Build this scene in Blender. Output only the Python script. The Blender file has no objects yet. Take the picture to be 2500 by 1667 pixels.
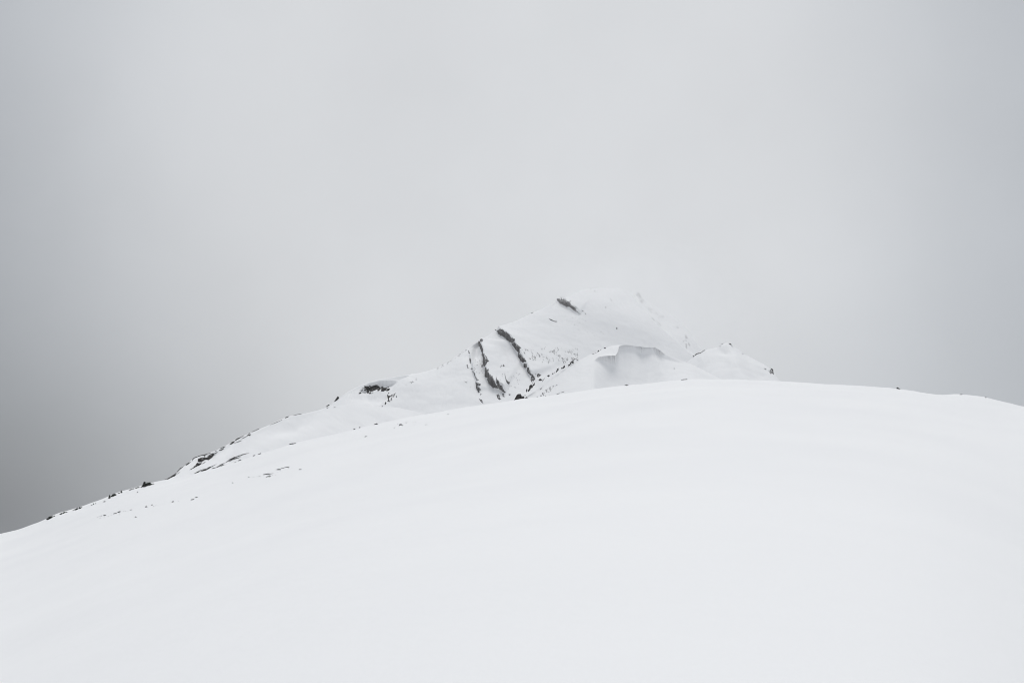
import bpy, math, random
import numpy as np
from mathutils import Vector, Matrix
from mathutils.bvhtree import BVHTree
from mathutils.geometry import delaunay_2d_cdt

R = math.radians
sc = bpy.context.scene
col = sc.collection
random.seed(7)

# ------------------------------------------------------------------ camera
PW, PH, F = 2500.0, 1667.0, 2430.0          # photograph size and focal length in its pixels
EYE = 1.7
PITCH = math.atan((1310.0 - PH / 2) / F)
cam_d = bpy.data.cameras.new('camera')
cam_d.sensor_fit = 'HORIZONTAL'
cam_d.sensor_width = 36.0
cam_d.lens = 36.0 * F / PW
cam_d.clip_start = 0.3
cam_d.clip_end = 20000.0
cam = bpy.data.objects.new('camera', cam_d)
cam.location = (0, 0, EYE)
cam.rotation_euler = (math.pi / 2 + PITCH, 0, 0)
col.objects.link(cam)
sc.camera = cam

# ------------------------------------------------------------------ sky (overcast) and sun
SUN_EL, SUN_AZ = 75.0, 10.0                   # degrees; azimuth from +Y (view direction) towards +X
w = bpy.data.worlds.new('World')
sc.world = w
w.use_nodes = True
nt = w.node_tree
nt.nodes.clear()
def N(tree, kind, **kw):
    n = tree.nodes.new(kind)
    for k, v in kw.items():
        setattr(n, k, v)
    return n
def L(tree, a, b):
    tree.links.new(a, b)
def M2(tree, op, a, b=None, c=None):
    n = tree.nodes.new('ShaderNodeMath'); n.operation = op
    for i, v in enumerate((a, b, c)):
        if v is None: continue
        if isinstance(v, (int, float)): n.inputs[i].default_value = v
        else: tree.links.new(v, n.inputs[i])
    return n.outputs[0]
out = N(nt, 'ShaderNodeOutputWorld')
bg = N(nt, 'ShaderNodeBackground')
bg.inputs['Strength'].default_value = 0.1
sky = N(nt, 'ShaderNodeTexSky', sky_type='NISHITA')
sky.sun_disc = False
sky.sun_elevation = R(SUN_EL)
sky.sun_rotation = R(SUN_AZ)
sky.dust_density = 4.0
tc = N(nt, 'ShaderNodeTexCoord')

def pix_dir(px, py):
    d = Vector(((px - PW / 2) / F, 1.0, -(py - PH / 2) / F))
    return (Matrix.Rotation(PITCH, 3, 'X') @ d).normalized()
def lobe(px, py, sigma_deg, sx=1.0):
    """soft gaussian patch of cloud brightness about a direction of the sky"""
    d = pix_dir(px, py)
    v = N(nt, 'ShaderNodeVectorMath', operation='DOT_PRODUCT')
    L(nt, tc.outputs['Generated'], v.inputs[0]); v.inputs[1].default_value = d
    one_minus = M2(nt, 'SUBTRACT', 1.0, v.outputs['Value'])
    k = -1.0 / (1.0 - math.cos(R(sigma_deg)))
    return M2(nt, 'EXPONENT', M2(nt, 'MULTIPLY', one_minus, k))

SKY_HI, SKY_LO = 7.0, 4.7                     # thin bright cloud round the hidden sun's bearing, greyer all round it
v = N(nt, 'ShaderNodeVectorMath', operation='DOT_PRODUCT')
L(nt, tc.outputs['Generated'], v.inputs[0]); v.inputs[1].default_value = pix_dir(1230, 420)
ang = M2(nt, 'ARCCOSINE', v.outputs['Value'])
mr = N(nt, 'ShaderNodeMapRange', interpolation_type='SMOOTHSTEP')
L(nt, ang, mr.inputs[0])
mr.inputs[1].default_value = R(13.0); mr.inputs[2].default_value = R(34.5)
mr.inputs[3].default_value = SKY_HI; mr.inputs[4].default_value = SKY_LO
val = M2(nt, 'ADD', mr.outputs[0], M2(nt, 'MULTIPLY', lobe(-200, 1300, 14.5), -2.75))   # dark cloud in the valley on the left
nz = N(nt, 'ShaderNodeTexNoise')
nz.inputs['Scale'].default_value = 4.5
nz.inputs['Detail'].default_value = 5.0
nz.inputs['Roughness'].default_value = 0.45
L(nt, tc.outputs['Generated'], nz.inputs['Vector'])
val = M2(nt, 'ADD', val, M2(nt, 'MULTIPLY', M2(nt, 'SUBTRACT', nz.outputs['Fac'], 0.5), 1.4))
val = M2(nt, 'MAXIMUM', val, 0.8)
comb = N(nt, 'ShaderNodeCombineColor')
edge = M2(nt, 'MULTIPLY', M2(nt, 'SUBTRACT', SKY_HI, mr.outputs[0]), 1.0 / (SKY_HI - SKY_LO))    # 0 in the bright cloud, 1 away from it
L(nt, M2(nt, 'MULTIPLY', val, M2(nt, 'SUBTRACT', 0.99, M2(nt, 'MULTIPLY', edge, 0.03))), comb.inputs[0])
L(nt, M2(nt, 'MULTIPLY', val, 1.01), comb.inputs[1])
L(nt, M2(nt, 'MULTIPLY', val, M2(nt, 'ADD', 1.035, M2(nt, 'MULTIPLY', edge, 0.04))), comb.inputs[2])
mix = N(nt, 'ShaderNodeMix', data_type='RGBA')
mix.inputs[0].default_value = 0.95           # thick cloud over the clear sky
L(nt, sky.outputs[0], mix.inputs[6]); L(nt, comb.outputs[0], mix.inputs[7])
L(nt, mix.outputs[2], bg.inputs['Color'])
L(nt, bg.outputs[0], out.inputs['Surface'])

sun_d = bpy.data.lights.new('sun', 'SUN')
sun_d.energy = 1.5
sun_d.angle = R(28.0)
sun_d.color = (1.0, 0.985, 0.96)
sun = bpy.data.objects.new('sun', sun_d)
sv = Vector((math.sin(R(SUN_AZ)) * math.cos(R(SUN_EL)), math.cos(R(SUN_AZ)) * math.cos(R(SUN_EL)), math.sin(R(SUN_EL))))
sun.rotation_euler = sv.to_track_quat('Z', 'Y').to_euler()
sun.location = sv * 600
col.objects.link(sun)

vs = sc.view_settings
vs.view_transform = 'Standard'
vs.look = 'None'
vs.exposure = 0.0
vs.gamma = 1.0
vs.use_curve_mapping = False
sc.cycles.use_denoising = True
sc.cycles.filter_width = 1.0
sc.cycles.max_bounces = 12
sc.cycles.diffuse_bounces = 4
sc.cycles.volume_bounces = 8
sc.cycles.caustics_reflective = False
sc.cycles.caustics_refractive = False

# ------------------------------------------------------------------ helpers
CAMP = Vector((0, 0, EYE))
cP, sP = math.cos(PITCH), math.sin(PITCH)
def at(px, py, Y):
    d = pix_dir(px, py)
    return CAMP + d * (Y / d.y)
def project(P):
    """world points (n,3) -> photo pixels"""
    x = P[:, 0]; y = P[:, 1]; z = P[:, 2] - EYE
    dep = y * cP + z * sP
    up = -y * sP + z * cP
    dep = np.maximum(dep, 1e-3)
    return PW / 2 + F * x / dep, PH / 2 - F * up / dep

_rs = np.random.RandomState(11)
_perm = np.concatenate([_rs.permutation(256)] * 3)
_g = _rs.uniform(-1, 1, (256, 2)); _g /= np.linalg.norm(_g, axis=1)[:, None]
def pnoise(x, y):
    xi = np.floor(x).astype(int); yi = np.floor(y).astype(int)
    xf = x - xi; yf = y - yi
    u = xf ** 3 * (xf * (xf * 6 - 15) + 10); v = yf ** 3 * (yf * (yf * 6 - 15) + 10)
    def g(ix, iy, dx, dy):
        h = _g[_perm[_perm[ix & 255] + (iy & 255)]]
        return h[..., 0] * dx + h[..., 1] * dy
    a = g(xi, yi, xf, yf); b = g(xi + 1, yi, xf - 1, yf)
    c = g(xi, yi + 1, xf, yf - 1); d = g(xi + 1, yi + 1, xf - 1, yf - 1)
    return (a + u * (b - a)) + v * ((c + u * (d - c)) - (a + u * (b - a)))
def fbm(x, y, octs=4, gain=0.5):
    s = 0; amp = 1
    for o in range(octs):
        s = s + amp * pnoise(x + o * 17.3, y - o * 9.1); x = x * 2.03; y = y * 2.03; amp *= gain
    return s
def sstep(a, b, x):
    t = np.clip((x - a) / (b - a), 0, 1)
    return t * t * (3 - 2 * t)

def tag(o, label=None, cat=None, group=None, kind=None):
    if label: o['label'] = label
    if cat: o['category'] = cat
    if group: o['group'] = group
    if kind: o['kind'] = kind
    return o
def mesh_obj(name, verts, faces, mat, smooth=False, parent=None):
    me = bpy.data.meshes.new(name)
    me.from_pydata([tuple(v) for v in verts], [], faces)
    if smooth:
        me.polygons.foreach_set('use_smooth', [True] * len(me.polygons))
    me.materials.append(mat)
    me.update()
    o = bpy.data.objects.new(name, me)
    col.objects.link(o)
    if parent: o.parent = parent
    return o

# ------------------------------------------------------------------ materials
def new_mat(name):
    m = bpy.data.materials.new(name); m.use_nodes = True
    t = m.node_tree; t.nodes.clear()
    o = N(t, 'ShaderNodeOutputMaterial'); b = N(t, 'ShaderNodeBsdfPrincipled')
    L(t, b.outputs[0], o.inputs['Surface'])
    return m, t, b
def ramp(t, fac, stops):
    r = N(t, 'ShaderNodeValToRGB')
    r.color_ramp.elements[0].position = stops[0][0]; r.color_ramp.elements[0].color = (*stops[0][1], 1)
    r.color_ramp.elements[1].position = stops[-1][0]; r.color_ramp.elements[1].color = (*stops[-1][1], 1)
    for p, c in stops[1:-1]:
        e = r.color_ramp.elements.new(p); e.color = (*c, 1)
    L(t, fac, r.inputs[0])
    return r.outputs[0]
def noise_tex(t, vec, scale, detail=4, rough=0.55):
    n = N(t, 'ShaderNodeTexNoise')
    n.inputs['Scale'].default_value = scale; n.inputs['Detail'].default_value = detail
    n.inputs['Roughness'].default_value = rough
    L(t, vec, n.inputs['Vector'])
    return n.outputs['Fac']
def snow_mat(name, near):
    m, t, b = new_mat(name)
    c = N(t, 'ShaderNodeTexCoord').outputs['Object']
    f = noise_tex(t, c, 0.035 if near else 0.02, 5)
    L(t, ramp(t, f, [(0.3, (0.872, 0.876, 0.888)), (0.7, (0.908, 0.911, 0.917))]), b.inputs['Base Color'])
    b.inputs['Roughness'].default_value = 0.75
    b.inputs['Specular IOR Level'].default_value = 0.15
    bump = N(t, 'ShaderNodeBump')
    bump.inputs['Strength'].default_value = 0.16 if near else 0.3
    bump.inputs['Distance'].default_value = 0.6 if near else 3.0
    mp = N(t, 'ShaderNodeMapping'); mp.inputs['Scale'].default_value = (1.0, 0.7, 1.0)
    mp.inputs['Rotation'].default_value = (0, 0, 0.5)
    L(t, c, mp.inputs[0])
    L(t, noise_tex(t, mp.outputs[0], 0.3 if near else 0.05, 9 if near else 6, 0.58 if near else 0.5), bump.inputs['Height'])
    L(t, bump.outputs[0], b.inputs['Normal'])
    return m
SNOW_NEAR = snow_mat('windpacked_snow', True)
SNOW_FAR = snow_mat('mountain_snow', False)

def rock_mat(name, dark, light, snow_lo, snow_hi, scale, snow_f=2.0):
    m, t, b = new_mat(name)
    c = N(t, 'ShaderNodeTexCoord').outputs['Object']
    mp = N(t, 'ShaderNodeMapping')
    mp.inputs['Rotation'].default_value = (0.3, 0.55, 0.35)
    mp.inputs['Scale'].default_value = (2.2, 0.8, 0.7)
    L(t, c, mp.inputs[0])
    f = noise_tex(t, mp.outputs[0], scale, 7, 0.62)
    base = ramp(t, f, [(0.28, dark), (0.5, tuple((a + b_) / 2.4 for a, b_ in zip(dark, light))), (0.72, light)])
    # wind-blown snow lodged on upward facing ledges
    g = N(t, 'ShaderNodeNewGeometry')
    s = N(t, 'ShaderNodeSeparateXYZ'); L(t, g.outputs['Normal'], s.inputs[0])
    k = noise_tex(t, mp.outputs[0], scale * snow_f, 4, 0.6)
    h = M2(t, 'ADD', M2(t, 'MULTIPLY', s.outputs['Z'], 0.55), M2(t, 'MULTIPLY', k, 0.9))
    mr = N(t, 'ShaderNodeMapRange'); L(t, h, mr.inputs[0])
    mr.inputs[1].default_value = snow_lo; mr.inputs[2].default_value = snow_hi
    mx = N(t, 'ShaderNodeMix', data_type='RGBA')
    L(t, mr.outputs[0], mx.inputs[0]); L(t, base, mx.inputs[6]); mx.inputs[7].default_value = (0.85, 0.87, 0.89, 1)
    L(t, mx.outputs[2], b.inputs['Base Color'])
    b.inputs['Roughness'].default_value = 0.9
    b.inputs['Specular IOR Level'].default_value = 0.2
    bump = N(t, 'ShaderNodeBump'); bump.inputs['Strength'].default_value = 0.8; bump.inputs['Distance'].default_value = 0.5
    L(t, f, bump.inputs['Height']); L(t, bump.outputs[0], b.inputs['Normal'])
    return m
ROCK_FAR = rock_mat('grey_limestone', (0.014, 0.015, 0.017), (0.25, 0.24, 0.24), 0.89, 0.92, 0.10, 2.4)
ROCK_MID = rock_mat('dark_schist', (0.010, 0.009, 0.011), (0.06, 0.055, 0.05), 0.98, 1.07, 0.12)
ROCK_NEAR = rock_mat('dark_stone', (0.012, 0.013, 0.014), (0.06, 0.06, 0.062), 1.05, 1.15, 0.8)

# ------------------------------------------------------------------ terrain sheets
SHEETS = {}
def register(name, V, Fc):
    SHEETS[name] = BVHTree.FromPolygons([tuple(v) for v in V], Fc)

def grid_faces(nu, nv, wrap=False, flip=False):
    I = np.arange(nu * nv).reshape(nu, nv)
    if wrap: I = np.vstack([I, I[:1]])
    a = I[:-1, :-1].ravel(); b = I[1:, :-1].ravel(); c = I[1:, 1:].ravel(); d = I[:-1, 1:].ravel()
    q = np.stack([a, d, c, b] if flip else [a, b, c, d], 1)
    return q.tolist()

def smooth_interp(xs, xp, yp, k=7):
    """linear interpolation, lightly rounded"""
    y = np.interp(xs, xp, yp)
    if k > 1:
        ker = np.hanning(k + 2)[1:-1]; ker /= ker.sum()
        y = np.convolve(np.pad(y, (k // 2, k // 2), mode='edge'), ker, 'valid')
    return y

# ---- near snow slope the camera stands on; its crest is the long horizon line
FORE = [(0, 1303), (50, 1291), (100, 1272), (140, 1253), (200, 1236), (250, 1218), (290, 1200), (340, 1186),
        (375, 1177), (405, 1171), (441, 1165.5), (487, 1153), (530, 1142), (572, 1128.5), (622, 1112), (665, 1098), (707, 1084.5),
        (760, 1071), (809, 1061), (865, 1047), (923, 1033.5), (976, 1023), (1018, 1014.5), (1078, 1006), (1129, 996),
        (1171, 989.5), (1200, 985.5), (1260, 976), (1350, 965), (1480, 946), (1560, 938), (1640, 929),
        (1690, 926), (1800, 927), (1900, 931), (2050, 939), (2180, 949), (2230, 955), (2270, 962), (2300, 963.5),
        (2345, 963), (2400, 969), (2440, 979), (2500, 993)]
FORE_R = [(0, 470), (400, 450), (800, 400), (1300, 350), (1700, 320), (2500, 300)]
def fore_tables():
    th, el, rr = [], [], []
    for px, py in FORE:
        d = pix_dir(px, py)
        th.append(math.atan2(d.x, d.y)); el.append(d.z / math.hypot(d.x, d.y))
        rr.append(float(np.interp(px, [a for a, _ in FORE_R], [b for _, b in FORE_R])))
    th = [-math.pi, -1.9, -1.2, -0.8, -0.6] + th + [0.6, 0.8, 1.2, 1.9, math.pi]
    el = [-0.10, -0.11, -0.085, -0.055, -0.022] + el + [0.118, 0.075, 0.0, -0.08, -0.10]
    rr = [400, 430, 460, 480, 475] + rr + [300, 300, 310, 340, 400]
    return np.array(th), np.array(el), np.array(rr)
def build_fore():
    th, el, rr = fore_tables()
    lim = math.atan(0.62)
    a = np.concatenate([np.linspace(-math.pi, -lim, 60, endpoint=False), np.linspace(-lim, lim, 720),
                        np.linspace(lim, math.pi, 60, endpoint=False)[1:]])
    E = np.interp(a, th, el); Rr = np.interp(a, th, rr)
    ker = np.hanning(9)[1:-1]; ker /= ker.sum()
    E = np.convolve(np.pad(E, 3, mode='wrap'), ker, 'valid')
    s = np.concatenate([[0.0015], np.geomspace(0.004, 0.6, 110), np.linspace(0.61, 1.35, 150), np.linspace(1.38, 2.4, 36),
                        np.geomspace(2.5, 7.0, 30)])
    A, S = np.meshgrid(a, s, indexing='ij')
    wide = np.hanning(403)[1:-1]; wide /= wide.sum()
    Ew = np.convolve(np.pad(E, 200, mode='wrap'), wide, 'valid')
    mid = np.hanning(93)[1:-1]; mid /= mid.sum()
    Em = np.convolve(np.pad(E, 45, mode='wrap'), mid, 'valid')
    w1 = sstep(0.15, 0.75, S); w2 = sstep(0.6, 0.97, S)
    Eg = (Ew[:, None] * (1 - w1) + Em[:, None] * w1) * (1 - w2) + E[:, None] * w2; Rg = Rr[:, None] + 0 * S
    r = S * Rg
    D = 0.085
    e = np.where(S < 1, Eg - D * (1 - S) ** 2, Eg - 0.30 * (S - 1) ** 2)
    z = r * e - EYE * np.clip(1 - S, 0, 1)
    z = np.where(z < -90, -90 - 60 * (1 - np.exp((z + 90) / 60)), z)
    X = r * np.sin(A); Y = r * np.cos(A)
    fade = sstep(3, 30, r)
    z = z + fade * (0.85 * fbm(X / 47 + 3, Y / 47, 2) * sstep(20, 120, r) + 0.16 * fbm(X / 13, Y / 19 + 5, 3)) * (1 - 0.6 * sstep(0.85, 1.0, S)) + 0.22 * fbm(X / 9 + 8, Y / 14, 3) * sstep(0.7, 0.95, S) * (1 - sstep(1.2, 1.5, S))
    V = np.stack([X, Y, z + EYE], -1).reshape(-1, 3)
    Fc = grid_faces(len(a), len(s), wrap=True, flip=True)
    # cap the pole
    n = len(s)
    Fc.append([i * n for i in range(len(a))])
    o = mesh_obj('snow_slope', V, Fc, SNOW_NEAR, smooth=True)
    tag(o, 'smooth broad white snow slope rising from the foreground to a rounded crest', kind='structure')
    register('fore', V, Fc)
    return o
fore = build_fore()

# ---- ridges: lofted from a crest line, falling towards and away from the camera
def seg_dist(px, py, line):
    """signed distance (positive right/above when walking down the line) and parameter 0..1"""
    pts = np.array(line, float)
    ln = np.hypot(*(pts[1:] - pts[:-1]).T); cum = np.concatenate([[0], np.cumsum(ln)])
    best = np.full(px.shape, 1e9); sg = np.zeros(px.shape); par = np.zeros(px.shape)
    for i in range(len(pts) - 1):
        ax, ay = pts[i]; bx, by = pts[i + 1]; dx, dy = bx - ax, by - ay
        t = np.clip(((px - ax) * dx + (py - ay) * dy) / (ln[i] ** 2), 0, 1)
        qx = ax + t * dx; qy = ay + t * dy
        d = np.hypot(px - qx, py - qy)
        side = np.sign(dx * (py - qy) - dy * (px - qx))
        m = d < best
        best = np.where(m, d, best); sg = np.where(m, -side, sg); par = np.where(m, (cum[i] + t * ln[i]) / cum[-1], par)
    return best * sg, par

def build_ridge(key, name, label, crest, n_u, front, fdir=(0.0, -1.0), back_slope=0.9, T=520, n_v=150, disp=None,
                noise=(3.0, 60.0), rough=0.25, mat=None, crest_jit=0.0, k=5):
    cr = np.array(crest, float)
    # resample by pixel arc length
    seg = np.hypot(np.diff(cr[:, 0]), np.diff(cr[:, 1])); cum = np.concatenate([[0], np.cumsum(seg)])
    u = np.linspace(0, cum[-1], n_u)
    px = smooth_interp(u, cum, cr[:, 0], k); py = smooth_interp(u, cum, cr[:, 1], k); Yd = smooth_interp(u, cum, cr[:, 2], 41)
    pj = py + crest_jit * fbm(px / 9.0, px * 0 + 3.3, 3)
    C = np.array([tuple(at(a, b, c)) for a, b, c in zip(px, pj, Yd)])
    kk = max(9, int(n_u / 14) | 1); ker = np.hanning(kk + 2)[1:-1]; ker /= ker.sum()
    Cs = np.stack([np.convolve(np.pad(C[:, i], kk // 2, mode='reflect', reflect_type='odd'), ker, 'valid') for i in range(3)], 1)
    fd = np.array(fdir, float); fd /= np.linalg.norm(fd)
    tf = T * np.linspace(0, 1, n_v) ** 1.25
    tb = 260 * np.linspace(0, 1, 16)[1:] ** 1.5
    s0, s1, tw = front                     # starting slope, final slope, width of the rounding
    drop_f = s1 * tf - (s1 - s0) * tw * (1 - np.exp(-tf / tw))
    drop_b = back_slope * tb
    t_all = np.concatenate([-tb[::-1], tf]); d_all = np.concatenate([drop_b[::-1], drop_f])
    P = np.zeros((n_u, len(t_all), 3))
    dec = np.exp(-np.abs(t_all) / 30.0)[None, :, None]      # small breaks of the crest die out down the face
    P[:] = Cs[:, None, :] + (C - Cs)[:, None, :] * dec
    P[..., 0] += fd[0] * t_all[None]
    P[..., 1] += fd[1] * t_all[None]
    P[..., 2] -= d_all[None]
    flat = P.reshape(-1, 3)
    nrm = np.array([fd[0] * s1, fd[1] * s1, 1.0]); nrm /= np.linalg.norm(nrm)
    isf = np.tile((t_all > 0), n_u)
    qx, qy = project(flat)
    tt = np.tile(np.maximum(t_all, 0), n_u)
    fade = sstep(0, noise[1] * 0.6, tt)
    h = fade * noise[0] * fbm(flat[:, 0] / noise[1] + 1.7, flat[:, 1] / noise[1] + flat[:, 2] / (noise[1] * 1.3), 4, 0.45)
    h = h + rough * sstep(0, 8, tt) * fbm(flat[:, 0] / 7.0, flat[:, 2] / 9.0 + flat[:, 1] / 11.0, 3)
    if disp is not None:
        h = h + np.where(isf, disp(qx, qy) * sstep(0, 7, tt), 0)
    flat = flat + nrm[None] * h[:, None]
    Fc = grid_faces(n_u, len(t_all), flip=False)
    o = mesh_obj(name, flat, Fc, mat or SNOW_FAR, smooth=True)
    tag(o, label, kind='structure')
    register(key, flat, Fc)
    return o

def step(line, A, Lr, Ll, w=2.0, dip=0.35):
    def f(qx, qy):
        s, p = seg_dist(qx, qy, line)
        end = sstep(0.0, 0.06, p) * (1 - sstep(0.94, 1.0, p))
        up = sstep(-w, w, s)
        return end * A * (up * np.exp(-np.maximum(s, 0) / Lr) - dip * (1 - up) * np.exp(np.minimum(s, 0) / Ll))
    return f
def dent(cx, cy, rx, ry, A, ang=0.0):
    ca, sa = math.cos(R(ang)), math.sin(R(ang))
    def f(qx, qy):
        x = (qx - cx) * ca + (qy - cy) * sa; y = -(qx - cx) * sa + (qy - cy) * ca
        return A * np.exp(-((x / rx) ** 2 + (y / ry) ** 2))
    return f

RIB_A = [(1172, 826), (1172, 843), (1178, 862), (1181, 880), (1184, 896), (1186, 910), (1189, 922), (1197, 938), (1205, 946), (1222, 950), (1236, 958)]
RIB_B = [(1210, 804), (1222, 816), (1235, 825), (1250, 840), (1260, 854), (1268, 866), (1275, 882), (1284, 896), (1292, 912), (1299, 925)]
RIB_C = [(1360, 730), (1372, 742), (1384, 748), (1400, 756), (1418, 768)]
RIB_0 = [(1145, 862), (1150, 880), (1155, 905), (1162, 925), (1168, 955)]
mfeat = [step(RIB_A, 8.0, 34, 20, 2.5, 0.22), step(RIB_B, 8.0, 40, 22, 2.5, 0.18), step(RIB_C, 5.0, 26, 20, 3, 0.4), step(RIB_0, 4.0, 22, 16, 2.0),
         dent(1163, 858, 9, 24, -9.0, 8), dent(1236, 858, 10, 40, -3.0, -35),
         dent(905, 962, 45, 18, -7.0, -6), dent(1020, 950, 60, 30, 3.0, 0),
         step([(1000, 918), (975, 928), (962, 942), (950, 955), (938, 975), (915, 996)][::-1], -5.0, 22, 30, 3, 0.2)]
# wind lip under the shoulder's crest
def shoulder_lip(qx, qy):
    s, p = seg_dist(qx, qy, [(872, 952), (885, 943), (900, 935), (925, 929), (955, 926), (975, 924)])
    end = sstep(0, 0.2, p) * (1 - sstep(0.75, 1, p))
    below = np.maximum(-s, 0)
    return np.where(s < 0, -8.0 * end * sstep(0, 2.0, below) * np.exp(-below / 14.0), 0)
mfeat.append(shoulder_lip)
def mdisp(qx, qy):
    h = 0
    for f in mfeat: h = h + f(qx, qy)
    return h
M_CREST = [(700, 1060, 1120), (760, 1022, 1130), (795, 996, 1140), (812, 984, 1145), (830, 970, 1150), (850, 955, 1160), (875, 942, 1165),
           (900, 931, 1170), (920, 926, 1175), (950, 921.5, 1180), (990, 915, 1190), (1020, 910.5, 1200), (1045, 905, 1210), (1065, 898, 1215),
           (1085, 888, 1222), (1100, 880, 1230), (1115, 868, 1238), (1130, 857, 1245), (1150, 844, 1255), (1165, 834, 1265), (1178, 826, 1272),
           (1190, 820, 1280), (1208, 806, 1290), (1222, 801, 1300), (1250, 788, 1318), (1290, 768, 1345), (1320, 755, 1365), (1350, 740, 1388),
           (1362, 732, 1395), (1380, 727, 1408), (1400, 718, 1420), (1420, 708, 1435), (1440, 704, 1450), (1480, 703, 1470), (1510, 707, 1480),
           (1540, 722, 1472), (1562, 746, 1455), (1590, 779, 1432), (1612, 799, 1415), (1640, 824, 1395), (1670, 850, 1372), (1695, 872, 1355), (1730, 905, 1335), (1780, 960, 1310)]
build_ridge('peak', 'mountain_peak', 'steep snow covered mountain peak with dark rock ribs, its summit lost in cloud', M_CREST, 760,
            (0.55, 0.85, 25.0), fdir=(-0.05, -1.0), T=560, n_v=230, disp=mdisp, noise=(3.6, 80.0), rough=0.32, crest_jit=1.1)

# ---- middle ridge on the left
A_CREST = [(360, 1200, 560), (390, 1182, 580), (405, 1170, 590), (428, 1157, 600), (434, 1149, 604), (442, 1140, 610), (460, 1130, 620), (470, 1119, 626),
           (485, 1114, 634), (500, 1108, 640), (512, 1104, 648), (527, 1099, 655), (545, 1090, 665), (560, 1082, 673), (572, 1073, 680), (585, 1066, 690),
           (600, 1061, 700), (612, 1055, 708), (630, 1048, 718), (650, 1040, 730), (700, 1017, 765), (720, 1012, 778), (750, 1008, 800), (780, 1000, 820),
           (800, 993, 835), (815, 990, 845), (845, 988, 865), (880, 991, 890), (930, 992.5, 915), (970, 995, 935), (1010, 1003, 950), (1060, 1018, 975), (1120, 1035, 1000)]
build_ridge('ridge', 'snow_ridge', 'lower snow ridge on the left with dark rocks along its crest', A_CREST, 520, (0.5, 0.62, 18.0), fdir=(0.15, -1.0),
            T=230, n_v=110, noise=(2.2, 55.0), rough=0.25, crest_jit=0.6,
            disp=lambda x, y: dent(520, 1105, 40, 14, -2.0, -28)(x, y) + dent(700, 1045, 90, 18, -2.5, -18)(x, y))

# ---- wind-scooped ridge in front of the peak
LIP = [(1443, 912), (1443, 898), (1448, 884), (1460, 877.5), (1480, 874.5), (1503, 872), (1508, 864), (1512, 851), (1530, 846), (1548, 845.5), (1568, 851),
       (1595, 850), (1612, 860), (1640, 870), (1665, 881), (1690, 891)]
def bowl_field():
    """depth of the scooped bowl: rises smoothly inwards from the lip"""
    gx = np.arange(1380, 1800, 2.0); gy = np.arange(780, 1060, 2.0)
    X, Y = np.meshgrid(gx, gy)
    s_, p_ = seg_dist(X, Y, LIP + [(1740, 915), (1800, 945)])
    m = (s_ < 0).astype(float)
    ker = np.exp(-0.5 * (np.arange(-30, 31) / 12.0) ** 2); ker /= ker.sum()
    m = np.apply_along_axis(lambda v: np.convolve(np.pad(v, 30, mode='edge'), ker, 'valid'), 0, m)
    m = np.apply_along_axis(lambda v: np.convolve(np.pad(v, 30, mode='edge'), ker, 'valid'), 1, m)
    return gx, gy, np.clip((m - 0.35) / 0.65, 0, 1)
GX, GY, BOWL = bowl_field()
def bowl(qx, qy):
    fx = np.clip((qx - GX[0]) / 2.0, 0, len(GX) - 1.001); fy = np.clip((qy - GY[0]) / 2.0, 0, len(GY) - 1.001)
    i = fx.astype(int); j = fy.astype(int); u = fx - i; v = fy - j
    return (BOWL[j, i] * (1 - u) + BOWL[j, i + 1] * u) * (1 - v) + (BOWL[j + 1, i] * (1 - u) + BOWL[j + 1, i + 1] * u) * v
def wdisp(qx, qy):
    s, p = seg_dist(qx, qy, LIP)
    ins = np.maximum(s * -1.0, 0)                 # below the lip
    hard = sstep(1446, 1468, qx) * (1 - sstep(1590, 1680, qx))
    b = bowl(qx, qy)
    body = 19.0 * b * sstep(1430, 1500, qx) * (1 - sstep(1580, 1700, qx)) + 0.14 * ins * b * sstep(1470, 1560, qx) * (1 - sstep(1610, 1710, qx))
    lip = 1.2 * hard * sstep(0.0, 4.0, ins)
    roll = 3.0 * np.exp(-np.maximum(s, 0) / 6.0) * hard
    return np.where(s < 0, -(body + lip), roll * (1 - b))
W_CREST = [(1200, 1010, 930), (1245, 990, 940), (1272, 977, 948), (1290, 965, 955), (1320, 945, 965), (1350, 922, 975), (1380, 900.5, 985), (1410, 881, 995), (1440, 866, 1003),
           (1470, 853, 1010), (1490, 844.5, 1015), (1510, 842, 1020), (1545, 843.5, 1026), (1570, 848, 1030), (1595, 848, 1034), (1620, 862, 1038),
           (1660, 879, 1044), (1690, 890, 1050), (1720, 905, 1055), (1780, 935, 1060), (1850, 965, 1065)]
build_ridge('scoop', 'wind_scooped_ridge', 'nearer snow ridge with a wind scooped hollow under a curled snow lip', W_CREST, 700, (0.5, 0.6, 14.0), fdir=(0.12, -1.0),
            T=260, n_v=280, disp=wdisp, noise=(1.2, 45.0), rough=0.12, crest_jit=0.3)

# ---- knoll right of the peak
K_CREST = [(1640, 915, 1200), (1670, 890, 1200), (1690, 873, 1200), (1705, 860, 1200), (1722, 853.5, 1200), (1750, 848.5, 1200), (1764, 840, 1200), (1775, 837, 1200), (1785, 842, 1200),
           (1800, 852, 1198), (1815, 863, 1195), (1850, 881, 1190), (1870, 892, 1187), (1884, 904, 1185), (1895, 919, 1183), (1906, 932, 1180), (1940, 965, 1175)]
build_ridge('knoll', 'snow_knoll', 'small rounded snow knoll right of the peak behind the crest', K_CREST, 240, (0.5, 0.75, 16.0), T=240, n_v=110,
            noise=(2.0, 45.0), rough=0.25, crest_jit=0.4, disp=dent(1772, 860, 14, 8, -2.5, 10))

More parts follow.
